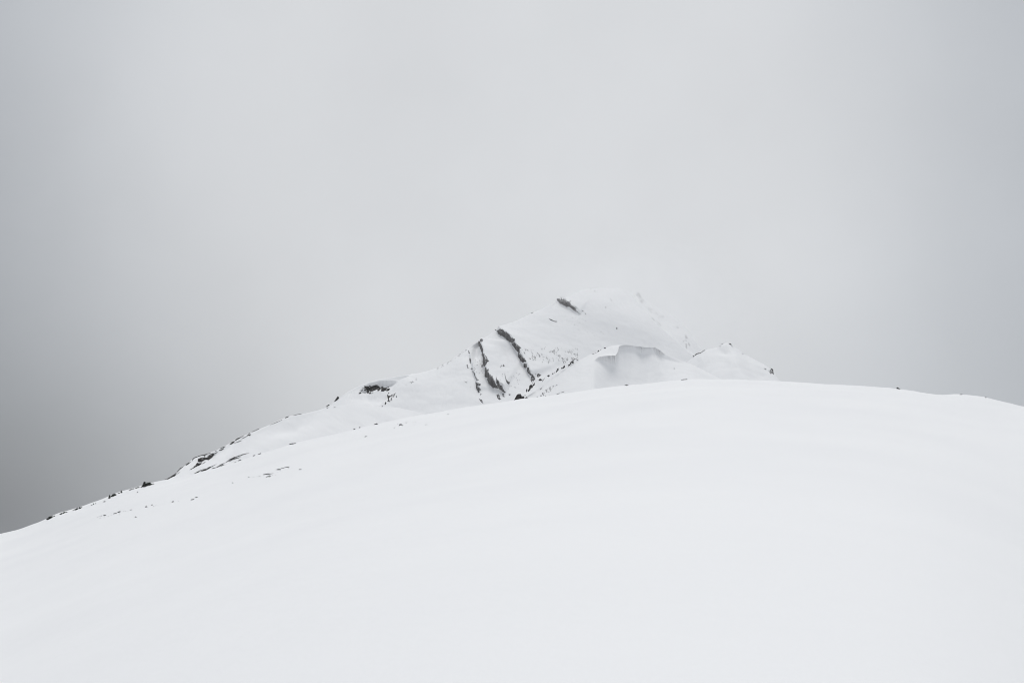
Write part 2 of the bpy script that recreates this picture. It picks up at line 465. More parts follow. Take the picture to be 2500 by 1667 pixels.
# ---- ridge lost in the cloud behind
B_CREST = [(1470, 800, 1900), (1520, 745, 1890), (1550, 716, 1880), (1578, 738, 1860), (1600, 752, 1850), (1640, 768, 1850), (1665, 790, 1840), (1690, 822, 1830), (1720, 862, 1820), (1770, 930, 1800)]
build_ridge('far', 'far_ridge', 'faint rocky ridge almost hidden in cloud behind the peak', B_CREST, 220, (0.6, 1.0, 20.0), T=300, n_v=80,
            noise=(6.0, 50.0), rough=1.0, crest_jit=2.0)

# ------------------------------------------------------------------ rocks
CROPS = {'P0': (1100, 680, 4.9), 'P1': (1120, 790, 8.711), 'P2': (1200, 790, 8.711), 'P3': (1340, 700, 13.07), 'P4': (860, 920, 16.8),
         'P5': (400, 1040, 9.8), 'P6': (1240, 930, 11.76), 'P7': (100, 1160, 7.84), 'C2': (1450, 680, 5.004), 'C3': (780, 860, 5.88),
         'C4': (380, 960, 5.345), 'C5': (0, 1120, 4.704), 'C6': (820, 960, 3.459), 'C7': (2050, 900, 5.227)}
def T(crop, pts):
    ox, oy, s = CROPS[crop]
    return [(ox + x / s, oy + y / s) for x, y in pts]
def cast(sheet, px, py):
    """surface point, normal under a traced point; above a crest the crest's own distance is used"""
    bvh = SHEETS[sheet]
    d = pix_dir(px, py)
    for k in range(0, 40):
        q = pix_dir(px, py + 0.5 * k)
        loc, nrm, idx, dist = bvh.ray_cast(CAMP, q)
        if loc is not None:
            if nrm.dot(q) > 0: nrm = -nrm
            return (loc if k == 0 else CAMP + d * (loc.y / d.y)), nrm
    return None, None
def poly_area(p):
    return 0.5 * sum(p[i][0] * p[i - 1][1] - p[i - 1][0] * p[i][1] for i in range(len(p)))
def inside(p, x, y):
    c = False; j = len(p) - 1
    for i in range(len(p)):
        if (p[i][1] > y) != (p[j][1] > y) and x < (p[j][0] - p[i][0]) * (y - p[i][1]) / (p[j][1] - p[i][1]) + p[i][0]: c = not c
        j = i
    return c
def edge_dist(p, x, y):
    b = 1e9
    for i in range(len(p)):
        ax, ay = p[i - 1]; bx, by = p[i]; dx, dy = bx - ax, by - ay
        t = max(0, min(1, ((x - ax) * dx + (y - ay) * dy) / (dx * dx + dy * dy + 1e-9)))
        b = min(b, math.hypot(x - ax - t * dx, y - ay - t * dy))
    return b
def rock_geo(poly, sheet, relief=None, jag=0.45, fine=1.0):
    """a craggy body of real thickness standing out of the snow within a traced outline"""
    A = abs(poly_area(poly))
    L_ = math.sqrt(max(A, 0.3))
    st = max(0.7, L_ / 9.0) * fine
    edge = []
    n = len(poly)
    for i in range(n):
        a, b = poly[i], poly[(i + 1) % n]
        m = max(1, int(round(math.hypot(b[0] - a[0], b[1] - a[1]) / (st * 1.1))))
        for k in range(m):
            t = k / m
            j = jag * min(1.0, st)
            edge.append((a[0] + (b[0] - a[0]) * t + random.uniform(-j, j) * (0.5 if k == 0 else 1), a[1] + (b[1] - a[1]) * t + random.uniform(-j, j) * (0.5 if k == 0 else 1)))
    xs = [p[0] for p in edge]; ys = [p[1] for p in edge]
    pts = list(edge)
    y = min(ys) + st * 0.5
    while y < max(ys):
        x = min(xs) + st * 0.5
        while x < max(xs):
            q = (x + random.uniform(-.35, .35) * st, y + random.uniform(-.35, .35) * st)
            if inside(edge, *q) and edge_dist(edge, *q) > st * 0.4: pts.append(q)
            x += st
        y += st
    ne = len(edge)
    if len(pts) == ne:
        pts.append((sum(xs) / ne, sum(ys) / ne))
    vo, eo, fo, ov, oe, of = delaunay_2d_cdt([Vector(p) for p in pts], [(i, (i + 1) % ne) for i in range(ne)], [], 1, 1e-4)
    if relief is None: relief = min(3.4, 0.28 * L_)
    V, F_ = [], []
    tops = {}
    c0, _ = cast(sheet, sum(xs) / ne, sum(ys) / ne)
    if c0 is None: return [], []
    used = sorted({i for f in fo for i in f})
    ref = c0.y
    for i in used:
        x, y = vo[i]
        P, Nn = cast(sheet, x, y)
        if P is None: P, Nn = at(x, y, ref), Vector((0, -0.7, 0.7))
        if abs(P.y - ref) > 60: P = at(x, y, ref)
        m = P.y / F                                   # metres per photo pixel here
        ed = edge_dist(edge, x, y)
        hgt = relief * (min(1.0, ed / (0.28 * L_ + 0.3)) ** 0.6) * (0.55 + 0.9 * random.random())
        dirn = (Nn * 0.45 + (CAMP - P).normalized() * 0.55).normalized()
        tops[i] = len(V)
        V.append((P + dirn * (hgt + 0.25) * m, dirn, m))
    verts = [v[0] for v in V]
    cnt = {}
    for f in fo:
        F_.append([tops[i] for i in f])
        for k in range(len(f)):
            e = tuple(sorted((f[k], f[(k + 1) % len(f)]))); cnt[e] = cnt.get(e, 0) + 1
    low = {}
    for f in fo:
        for k in range(len(f)):
            a, b = f[k], f[(k + 1) % len(f)]
            if cnt[tuple(sorted((a, b)))] == 1:
                for i in (a, b):
                    if i not in low:
                        low[i] = len(verts)
                        p, dn, m = V[tops[i]]
                        verts.append(p - dn * (relief + 2.0) * m)
                F_.append([tops[b], tops[a], low[a], low[b]])
    return verts, F_
def rock_mesh(name, polys, sheet, mat, parent=None, **kw):
    verts, faces = [], []
    for p in polys:
        v, f = rock_geo(p, sheet, **kw)
        o = len(verts)
        verts += v; faces += [[i + o for i in q] for q in f]
    if not faces: return None
    c = sum((Vector(v) for v in verts), Vector()) / len(verts)
    org = c
    o = mesh_obj(name, [Vector(v) - org for v in verts], faces, mat, parent=None)
    o.location = org
    if parent is not None:
        o.parent = parent; o.location = org - parent.location
    return o
def stroke(pts, wd):
    """thin tapered outline about a line"""
    pts = [Vector(p) for p in pts]
    up, dn = [], []
    n = len(pts)
    for i, p in enumerate(pts):
        d = (pts[min(i + 1, n - 1)] - pts[max(i - 1, 0)]).normalized(); nn = Vector((-d.y, d.x))
        wv = wd * (0.4 if i in (0, n - 1) else random.uniform(0.6, 0.95))
        up.append(tuple(p + nn * wv)); dn.append(tuple(p - nn * wv))
    return up + dn[::-1]
def blob(x, y, rx, ry=None, ang=0.0, n=7):
    ry = ry or rx
    ca, sa = math.cos(R(ang)), math.sin(R(ang))
    o = []
    for k in range(n):
        t = 2 * math.pi * (k + random.uniform(-.25, .25)) / n; q = random.uniform(.75, 1.2)
        a, b = rx * q * math.cos(t), ry * q * math.sin(t)
        o.append((x + a * ca - b * sa, y + a * sa + b * ca))
    return o
def thing(name, label, cat, sheet, polys, mat, group=None, part='rock_block', **kw):
    if mat is ROCK_FAR and len(polys) > 1: kw.setdefault('jag', 1.25); kw.setdefault('fine', 0.75)
    if mat is ROCK_MID and len(polys) > 1: kw.setdefault('jag', 0.7); kw.setdefault('fine', 0.8)
    """one rock outcrop: a mesh, or an Empty with its blocks as parts"""
    if len(polys) == 1:
        o = rock_mesh(name, polys, sheet, mat, **kw)
        if o: tag(o, label, cat, group)
        return o
    allp = [q for p in polys for q in p]
    bx = sum(q[0] for q in allp) / len(allp); by = max(q[1] for q in allp)
    P, _ = cast(sheet, bx, by)
    e = bpy.data.objects.new(name, None); e.empty_display_size = 1.0
    e.location = P if P is not None else at(bx, by, 1000)
    col.objects.link(e)
    tag(e, label, cat, group)
    for p in polys: rock_mesh(part, [p], sheet, mat, parent=e, **kw)
    return e

# --- ribs of the peak
thing('rock_rib', 'long dark rock rib winding down the left of the peak, widest near its foot', 'rock rib', 'peak', [
    T('P1', [(455, 345), (480, 318), (508, 335), (520, 345), (500, 385), (460, 390)]),
    T('P1', [(415, 420), (430, 368), (447, 400), (480, 430), (490, 490), (520, 545), (525, 572), (510, 590), (530, 640), (575, 680), (600, 730), (640, 795),
             (600, 835), (575, 880), (560, 915), (520, 890), (510, 830), (515, 760), (500, 700), (490, 640), (470, 570), (455, 500), (425, 480)]),
    T('P1', [(555, 930), (580, 915), (605, 960), (640, 965), (630, 1010), (637, 1050), (690, 1090), (720, 1130), (745, 1190), (760, 1230), (790, 1290), (830, 1340),
             (845, 1375), (740, 1365), (735, 1382), (715, 1350), (650, 1300), (620, 1230), (605, 1140), (570, 1135), (545, 1108), (555, 1030)]),
    T('P1', [(800, 1110), (808, 1150), (835, 1205), (868, 1245), (880, 1290), (915, 1320), (950, 1390), (1000, 1465), (950, 1452), (890, 1412), (848, 1372), (815, 1300), (795, 1240), (790, 1160)]),
    T('P1', [(480, 880), (500, 860), (518, 915), (485, 930)]),
], ROCK_FAR)
thing('rock_rib', 'jagged grey rock rib from the skyline notch down the middle of the peak face', 'rock rib', 'peak', [
    T('P2', [(70, 130), (110, 140), (150, 125), (180, 105), (260, 130), (275, 170), (320, 170), (370, 220), (390, 245), (410, 305), (460, 305), (495, 325), (500, 395),
             (420, 405), (340, 350), (270, 290), (240, 265), (180, 260), (140, 200), (110, 150)]),
    T('P2', [(500, 395), (540, 430), (560, 460), (610, 490), (630, 505), (605, 540), (600, 590), (575, 610), (540, 590), (490, 520), (430, 445), (425, 410)]),
    T('P2', [(595, 592), (603, 602), (596, 640), (640, 660), (680, 720), (740, 790), (735, 805), (660, 820), (610, 780), (570, 700), (557, 650), (575, 615)]),
    T('P2', [(680, 860), (700, 842), (755, 850), (750, 900), (745, 935), (720, 945), (690, 920)]),
    T('P2', [(745, 930), (790, 930), (800, 960), (825, 1000), (825, 1040), (850, 1065), (885, 1090), (880, 1105), (830, 1095), (780, 1060), (755, 1010)]),
    T('P2', [(850, 1090), (885, 1095), (920, 1130), (925, 1170), (900, 1215), (870, 1205), (850, 1245), (835, 1200), (850, 1150)]),
], ROCK_FAR)
thing('rock_outcrop', 'pale grey hazy rock outcrop high on the peak just below the skyline', 'rock outcrop', 'peak', [
    T('P3', [(255, 390), (340, 380), (380, 395), (375, 330), (400, 330), (420, 380), (470, 350), (520, 365), (565, 400), (530, 420), (600, 430), (640, 460), (700, 450),
             (650, 500), (720, 550), (690, 560), (700, 600), (650, 640), (560, 640), (480, 600), (350, 520), (290, 460)]),
    T('P3', [(650, 640), (700, 590), (760, 602), (800, 650), (880, 700), (850, 740), (900, 790), (1030, 885), (960, 850), (900, 805), (830, 780), (740, 700)]),
    T('P3', [(770, 600), (870, 645), (940, 670), (880, 675)]),
], ROCK_FAR)
thing('rock_ledge', 'thin dark rock ledge alone in the snow below the high outcrop', 'rock ledge', 'peak',
      [T('P3', [(0, 1015), (80, 1045), (170, 1085), (268, 1102), (240, 1126), (160, 1110), (50, 1064)])], ROCK_FAR)
thing('rock_rib', 'short black rock rib with snowy notches at the far left of the peak face', 'rock rib', 'peak', [
    T('P1', [(285, 1010), (300, 1000), (335, 1050), (355, 1110), (385, 1170), (420, 1195), (385, 1215), (350, 1140), (320, 1060)]),
    T('P1', [(350, 1238), (390, 1248), (455, 1270), (465, 1310), (420, 1325), (395, 1310), (440, 1360), (470, 1410), (420, 1415), (445, 1460), (420, 1470), (385, 1400), (365, 1320)]),
    T('P1', blob(465, 1500, 16)),
], ROCK_FAR)
thing('rock_fin', 'slim curved dark rock fin between the two long ribs low on the peak', 'rock fin', 'peak',
      [T('P1', [(965, 1050), (990, 1110), (1005, 1160), (1040, 1215), (1085, 1250), (1070, 1290), (1030, 1265), (1000, 1210), (990, 1150)])], ROCK_FAR)
SMALLS = [
    ('upper slim dark stone left of the grey snow hollow on the peak', T('P1', [(203, 570), (216, 562), (237, 635), (210, 632)])),
    ('upright oval dark stone left of the long rib above the short rib', T('P1', [(225, 740), (240, 730), (266, 780), (255, 800), (250, 850), (235, 850)])),
    ('leaning dark stone furthest left on the peak face', T('P1', [(168, 872), (186, 863), (197, 930), (214, 952), (180, 938)])),
    ('small triangular dark stone directly above the short black rib', T('P1', [(250, 966), (280, 935), (306, 966)])),
    ('small stone left of a twin, high between the two long ribs', T('P1', [(882, 922), (898, 880), (915, 885), (897, 927)])),
    ('small stone right of a twin, high between the two long ribs', T('P1', [(933, 900), (946, 863), (977, 900), (950, 913)])),
    ('speckled dark rock below the foot of the short black rib', T('P0', [(338, 1433), (375, 1448), (393, 1497), (360, 1470)])),
    ('dark snow streaked rock under the foot of the long winding rib', T('P0', [(548, 1385), (580, 1378), (592, 1420), (607, 1440), (585, 1451), (560, 1427)])),
    ('small upright rock right of the streaked rock under the long rib', T('P0', [(618, 1373), (636, 1373), (647, 1417), (624, 1411)])),
    ('little rock nearest the black boulder at the foot of the face', T('P0', [(697, 1374), (721, 1383), (712, 1393), (698, 1397)])),
    ('squat dark rock right of the foot of the middle rib', T('P2', [(968, 1080), (1000, 1058), (1062, 1100), (1030, 1112), (1000, 1137), (968, 1132)])),
    ('slanting pale grey stone right of the summit snowfield', T('P3', [(1948, 368), (1990, 405), (2018, 460), (1992, 444)])),
    ('tiny pale grey stone below the slanting stone near the summit', T('P3', [(1803, 628), (1827, 648), (1833, 684), (1808, 672)])),
    ('tiny stone nearest the summit skyline', T('P3', [(1325, 50), (1345, 60), (1360, 108), (1330, 98)])),
    ('second tiny stone just below the summit skyline', T('P3', [(1448, 108), (1475, 130), (1498, 157), (1460, 158)])),
    ('curved speck of rock on the snow right of the summit face', T('C2', [(272, 600), (284, 595), (286, 622), (276, 618)])),
    ('small dark stone on the skyline left of the middle rib top', T('P0', blob(975, 414, 11, 5))),
    ('slanting stone tail below the high hazy outcrop', T('P3', [(1040, 745), (1085, 765), (1115, 790), (1080, 795)])),
    ('last slanting stone of the high outcrop tail', T('P3', [(1145, 825), (1170, 850), (1190, 890), (1160, 878)])),
]
for lab, p in SMALLS:
    thing('rock', lab, 'rock', 'peak', [p], ROCK_FAR, relief=1.4)

# --- shoulder rock band
thing('rock_band', 'black cliff band of rock under the wind lip of the left shoulder', 'rock band', 'peak', [
    T('P4', [(495, 370), (520, 350), (580, 380), (680, 388), (692, 440), (690, 600), (660, 665), (620, 670), (592, 600), (605, 545), (560, 500), (500, 440)]),
    T('P4', [(690, 430), (720, 418), (850, 375), (880, 340), (940, 325), (1040, 330), (1062, 420), (1055, 500), (960, 530), (840, 585), (790, 600), (720, 590), (690, 560)]),
    T('P4', [(1060, 345), (1080, 370), (1165, 440), (1175, 490), (1130, 530), (1045, 590), (1030, 545), (1058, 500)]),
    T('P4', [(1185, 420), (1200, 390), (1250, 385), (1260, 430), (1400, 435), (1530, 403), (1440, 445), (1400, 500), (1385, 530), (1340, 570), (1270, 592), (1200, 585), (1170, 560), (1200, 500)]),
    T('P4', [(1400, 505), (1480, 470), (1530, 465), (1545, 490), (1510, 550), (1420, 580), (1395, 565)]),
    T('P4', [(690, 650), (740, 612), (765, 640), (785, 690), (690, 692)]),
    T('P4', [(690, 385), (695, 350), (735, 340), (760, 372), (720, 405)]),
    T('P4', [(780, 390), (830, 360), (870, 372), (820, 392)]),
], ROCK_MID)
thing('rock_outcrop', 'forked dark rock outcrop on the snow rib right of the cliff band', 'rock outcrop', 'peak', [
    T('P4', [(1430, 730), (1460, 715), (1480, 760), (1560, 780), (1620, 730), (1662, 703), (1630, 780), (1560, 820), (1510, 850), (1505, 900), (1520, 950), (1480, 1010), (1440, 1010), (1470, 950), (1455, 850)]),
    T('P4', [(1355, 1018), (1403, 1060), (1390, 1100), (1340, 1142), (1328, 1100)]),
    T('P4', [(1560, 960), (1590, 890), (1642, 868), (1600, 940)]),
    T('P4', blob(1540, 1000, 26)), T('P4', blob(1620, 960, 22)),
], ROCK_MID)
SH = [
    ('round dark boulder lowest left of the cliff band', blob(320, 662, 52, 40, -20)),
    ('flat dark stone above the round boulder by the cliff band', [(328, 550), (430, 533), (447, 555), (370, 582)]),
    ('dark stone touching the left end of the cliff band', [(485, 530), (530, 488), (580, 525), (612, 525), (560, 552), (495, 562)]),
    ('thin dark sliver of rock at the upper left of the cliff band', [(398, 460), (480, 452), (542, 428), (500, 470)]),
    ('left of two pebbles below the centre of the cliff band', blob(808, 640, 18)),
    ('right of two pebbles below the centre of the cliff band', blob(850, 642, 18)),
    ('lowest dark stone on the shoulder at the snow edge', [(1165, 1220), (1215, 1208), (1257, 1178), (1242, 1227)]),
    ('leaning stone right of the forked outcrop on the shoulder', [(1688, 742), (1708, 690), (1737, 678), (1712, 742)]),
    ('small stone under the leaning stone on the shoulder', blob(1692, 802, 22)),
    ('thin upright stone furthest right beside the forked outcrop', [(1798, 822), (1822, 748), (1835, 822), (1815, 838)]),
    ('sliver of rock at the top of the forked outcrop', [(1465, 695), (1488, 635), (1518, 640), (1490, 690)]),
]
for lab, p in SH:
    thing('rock', lab, 'rock', 'peak', [T('P4', p)], ROCK_MID, relief=1.4)
thing('rock_fin', 'pointed dark rock fin on the skyline left of the shoulder', 'rock fin', 'peak', [T('C3', [(213, 703), (243, 655), (265, 626), (276, 655), (250, 688)])], ROCK_MID)

# --- ridge in front of the peak
thing('boulder', 'large black boulder at the foot of the near snow ridge', 'boulder', 'scoop', [T('P6', [(150, 585), (200, 510), (265, 390), (290, 375), (360, 365), (395, 425), (360, 480), (400, 520), (380, 560), (280, 575)])], ROCK_MID)
thing('boulder', 'middle dark boulder right of the large black boulder', 'boulder', 'scoop', [T('P6', [(380, 480), (430, 425), (470, 455), (455, 490), (400, 502)])], ROCK_MID)
thing('boulder', 'rightmost of three dark boulders at the ridge foot', 'boulder', 'scoop', [T('P6', [(458, 540), (500, 480), (535, 450), (572, 480), (525, 540)])], ROCK_MID)
thing('boulder', 'dark boulder with a long tail on the near ridge crest', 'boulder', 'scoop', [T('P2', [(805, 1320), (840, 1292), (872, 1310), (870, 1347), (832, 1357), (820, 1392), (780, 1434), (768, 1424), (798, 1380)])], ROCK_MID)
thing('rock', 'oval rock above the tailed boulder on the near ridge', 'rock', 'scoop', [T('P2', [(890, 1290), (917, 1252), (917, 1285), (887, 1317), (873, 1302)])], ROCK_MID)
thing('rock', 'small upright rock left of the tailed boulder tip', 'rock', 'scoop', [T('P2', [(733, 1440), (738, 1388), (762, 1390), (748, 1442)])], ROCK_MID)
thing('rock', 'broken dark rock where the middle rib meets the near ridge', 'rock', 'scoop', [T('P2', [(1003, 1205), (1015, 1178), (1050, 1168), (1072, 1190), (1030, 1196)])], ROCK_MID)
RS = [('left of two round pebbles high on the near ridge flank', blob(935, 236, 14)), ('right of two round pebbles high on the near ridge flank', blob(970, 213, 14)),
      ('upright dark pebble at the lower rubble streak', blob(950, 424, 13, 24)), ('wedge shaped dark stone below the rubble streak', [(1025, 468), (1080, 413), (1112, 440), (1060, 468)]),
      ('round pebble right of the wedge shaped stone', blob(1185, 425, 14)), ('tiny pebble between boulders and tailed boulder', blob(490, 405, 10)),
      ('pebble at the upper end of the rubble streak', blob(1395, 120, 12, 8))]
for lab, p in RS:
    thing('stone', lab, 'stone', 'scoop', [T('P6', p)], ROCK_MID, relief=1.2)
thing('stone', 'single dark pebble alone in the shaded hollow', 'stone', 'scoop', [T('C2', blob(980, 1098, 6))], ROCK_MID, relief=1.0)

# --- knoll
thing('rock_outcrop', 'dark rock on the right end of the small knoll', 'rock outcrop', 'knoll', [T('C2', [(2128, 1125), (2158, 1093), (2187, 1108), (2197, 1172), (2172, 1150), (2164, 1168), (2145, 1140)])], ROCK_FAR)
KN = [('flat dark stone at the right of the knoll top', [(1653, 793), (1672, 793), (1697, 838), (1670, 815)]), ('left stone on the knoll top snow cap', blob(1565, 800, 7)),
      ('lower left stone on the knoll top snow cap', blob(1543, 826, 7)), ('dark stone alone on the right slope skyline of the knoll', blob(1817, 916, 8)),
      ('wedge of dark rock where peak and knoll meet', [(1205, 938), (1228, 942), (1218, 958)]), ('pale flecked stones left of the knoll end rock', [(2075, 1095), (2100, 1100), (2110, 1112), (2090, 1110)])]
for lab, p in KN:
    thing('stone', lab, 'stone', 'knoll', [T('C2', p)], ROCK_FAR, relief=1.2)
thing('rock_edge', 'thin line of stones on the left skyline of the knoll', 'rock edge', 'knoll', [T('C2', stroke([(1235, 935), (1270, 914), (1300, 900)], 8)), T('C2', stroke([(1290, 915), (1320, 897), (1357, 870)], 8))], ROCK_FAR, part='stone', relief=1.0)

# --- left ridge
thing('rock_outcrop', 'largest black rock outcrop on the left ridge, streaked with snow', 'rock outcrop', 'ridge', [
    T('P5', [(610, 1050), (700, 990), (740, 940), (785, 885), (860, 862), (920, 850), (880, 915), (830, 950), (770, 970), (700, 1010)]),
    T('P5', [(815, 858), (815, 795), (840, 765), (930, 745), (1000, 745), (1080, 700), (1100, 740), (1060, 790), (990, 800), (930, 840), (860, 858)]),
    T('P5', [(1080, 690), (1150, 655), (1275, 612), (1288, 628), (1180, 680), (1242, 685), (1190, 705), (1140, 760), (1070, 810), (1030, 800), (1100, 745)]),
    T('P5', [(905, 905), (960, 868), (1005, 848), (970, 882)]),
], ROCK_MID)
thing('rock_band', 'streaky band of black rock along the foot of the left ridge', 'rock band', 'ridge', [
    T('P5', [(695, 1155), (800, 1090), (850, 1100), (840, 1132), (780, 1135)]),
    T('P5', [(860, 1102), (950, 1040), (1080, 978), (1180, 942), (1270, 908), (1120, 987), (1000, 1062), (920, 1098)]),
    T('P5', [(1030, 1085), (1120, 1038), (1190, 988), (1250, 988), (1210, 1020), (1190, 1050), (1140, 1068), (1160, 1040)]),
    T('P5', [(1200, 1020), (1300, 953), (1400, 888), (1482, 866), (1400, 914), (1300, 978)]),
    T('P5', stroke([(1480, 868), (1600, 790), (1700, 745), (1860, 685), (2030, 645)], 16)),
    T('P5', stroke([(1560, 850), (1640, 795), (1740, 765), (1830, 742)], 13)),
    T('P5', stroke([(1310, 990), (1400, 935), (1450, 915)], 12)),
    T('P5', stroke([(730, 1130), (860, 1065), (960, 1030)], 10)),
], ROCK_MID)
thing('rock_edge', 'dark rocky edge along the lowest skyline of the left ridge', 'rock edge', 'ridge', [
    T('P5', stroke([(0, 1297), (40, 1278), (60, 1268)], 12)), T('P5', stroke([(75, 1268), (200, 1200), (262, 1166), (300, 1112)], 24)),
    T('P5', stroke([(315, 1102), (390, 1015), (470, 957)], 14)), T('P5', [(465, 962), (520, 915), (560, 888), (640, 858), (685, 828), (620, 882), (545, 940), (530, 920)]),
    T('P5', stroke([(680, 830), (692, 790), (740, 750), (832, 722)], 13)), T('P5', stroke([(290, 1160), (350, 1115), (385, 1098)], 8)),
], ROCK_MID, part='rock_block', relief=1.5)
thing('rock_edge', 'thin rocky skyline strip above the largest outcrop on the left ridge', 'rock edge', 'ridge', [
    T('P5', stroke([(830, 712), (960, 690), (1010, 670), (1120, 635)], 13)), T('P5', blob(1245, 592, 20, 8, -20))], ROCK_MID, part='rock_block', relief=1.5)
thing('rock', 'upper of two thin rock slivers on the mid skyline of the left ridge', 'rock', 'ridge', [T('P5', stroke([(1345, 537), (1410, 508), (1475, 484)], 15))], ROCK_MID, relief=1.4)
thing('rock', 'lower of two thin rock slivers on the mid skyline of the left ridge', 'rock', 'ridge', [T('P5', stroke([(1320, 580), (1370, 568), (1440, 530)], 17))], ROCK_MID, relief=1.4)
thing('rock_outcrop', 'black rock hump on the upper skyline of the left ridge', 'rock outcrop', 'ridge', [
    T('P5', [(1568, 440), (1610, 385), (1650, 360), (1702, 358), (1680, 392), (1620, 432)]), T('P5', [(1695, 352), (1720, 315), (1760, 283), (1855, 252), (1830, 282), (1770, 312), (1740, 332)]),
    T('P5', stroke([(1835, 262), (1880, 245), (1910, 232)], 10)), T('P5', stroke([(1690, 405), (1780, 372), (1860, 342)], 9))], ROCK_MID, relief=2.0)
thing('rock', 'hooked dark rock with a thin tail on the upper left ridge', 'rock', 'ridge', [T('P5', [(1838, 312), (1900, 275), (1980, 238), (2010, 200), (2085, 188), (2055, 238), (2030, 215), (1980, 250), (1900, 290)])], ROCK_MID, relief=1.5)
thing('rock', 'small stone on the skyline above the hooked rock', 'rock', 'ridge', [T('P5', stroke([(2018, 188), (2040, 175), (2066, 168)], 14))], ROCK_MID, relief=1.2)
thing('rock_edge', 'thin broken line of stones high on the left ridge skyline', 'rock edge', 'ridge', [
    T('P5', stroke([(2105, 137), (2190, 105), (2275, 62)], 11)), T('C4', stroke([(1690, 322), (1705, 313), (1740, 300)], 7)), T('C4', stroke([(1790, 290), (1850, 275), (1905, 268)], 4)),
    T('C4', stroke([(1490, 412), (1560, 385), (1650, 345)], 4)), T('C4', stroke([(2230, 165), (2250, 155), (2268, 150)], 7)), T('C4', blob(2240, 190, 10, 4, -20)), T('C4', blob(2335, 180, 16, 4, -25))],
    ROCK_MID, part='stone', relief=0.8)

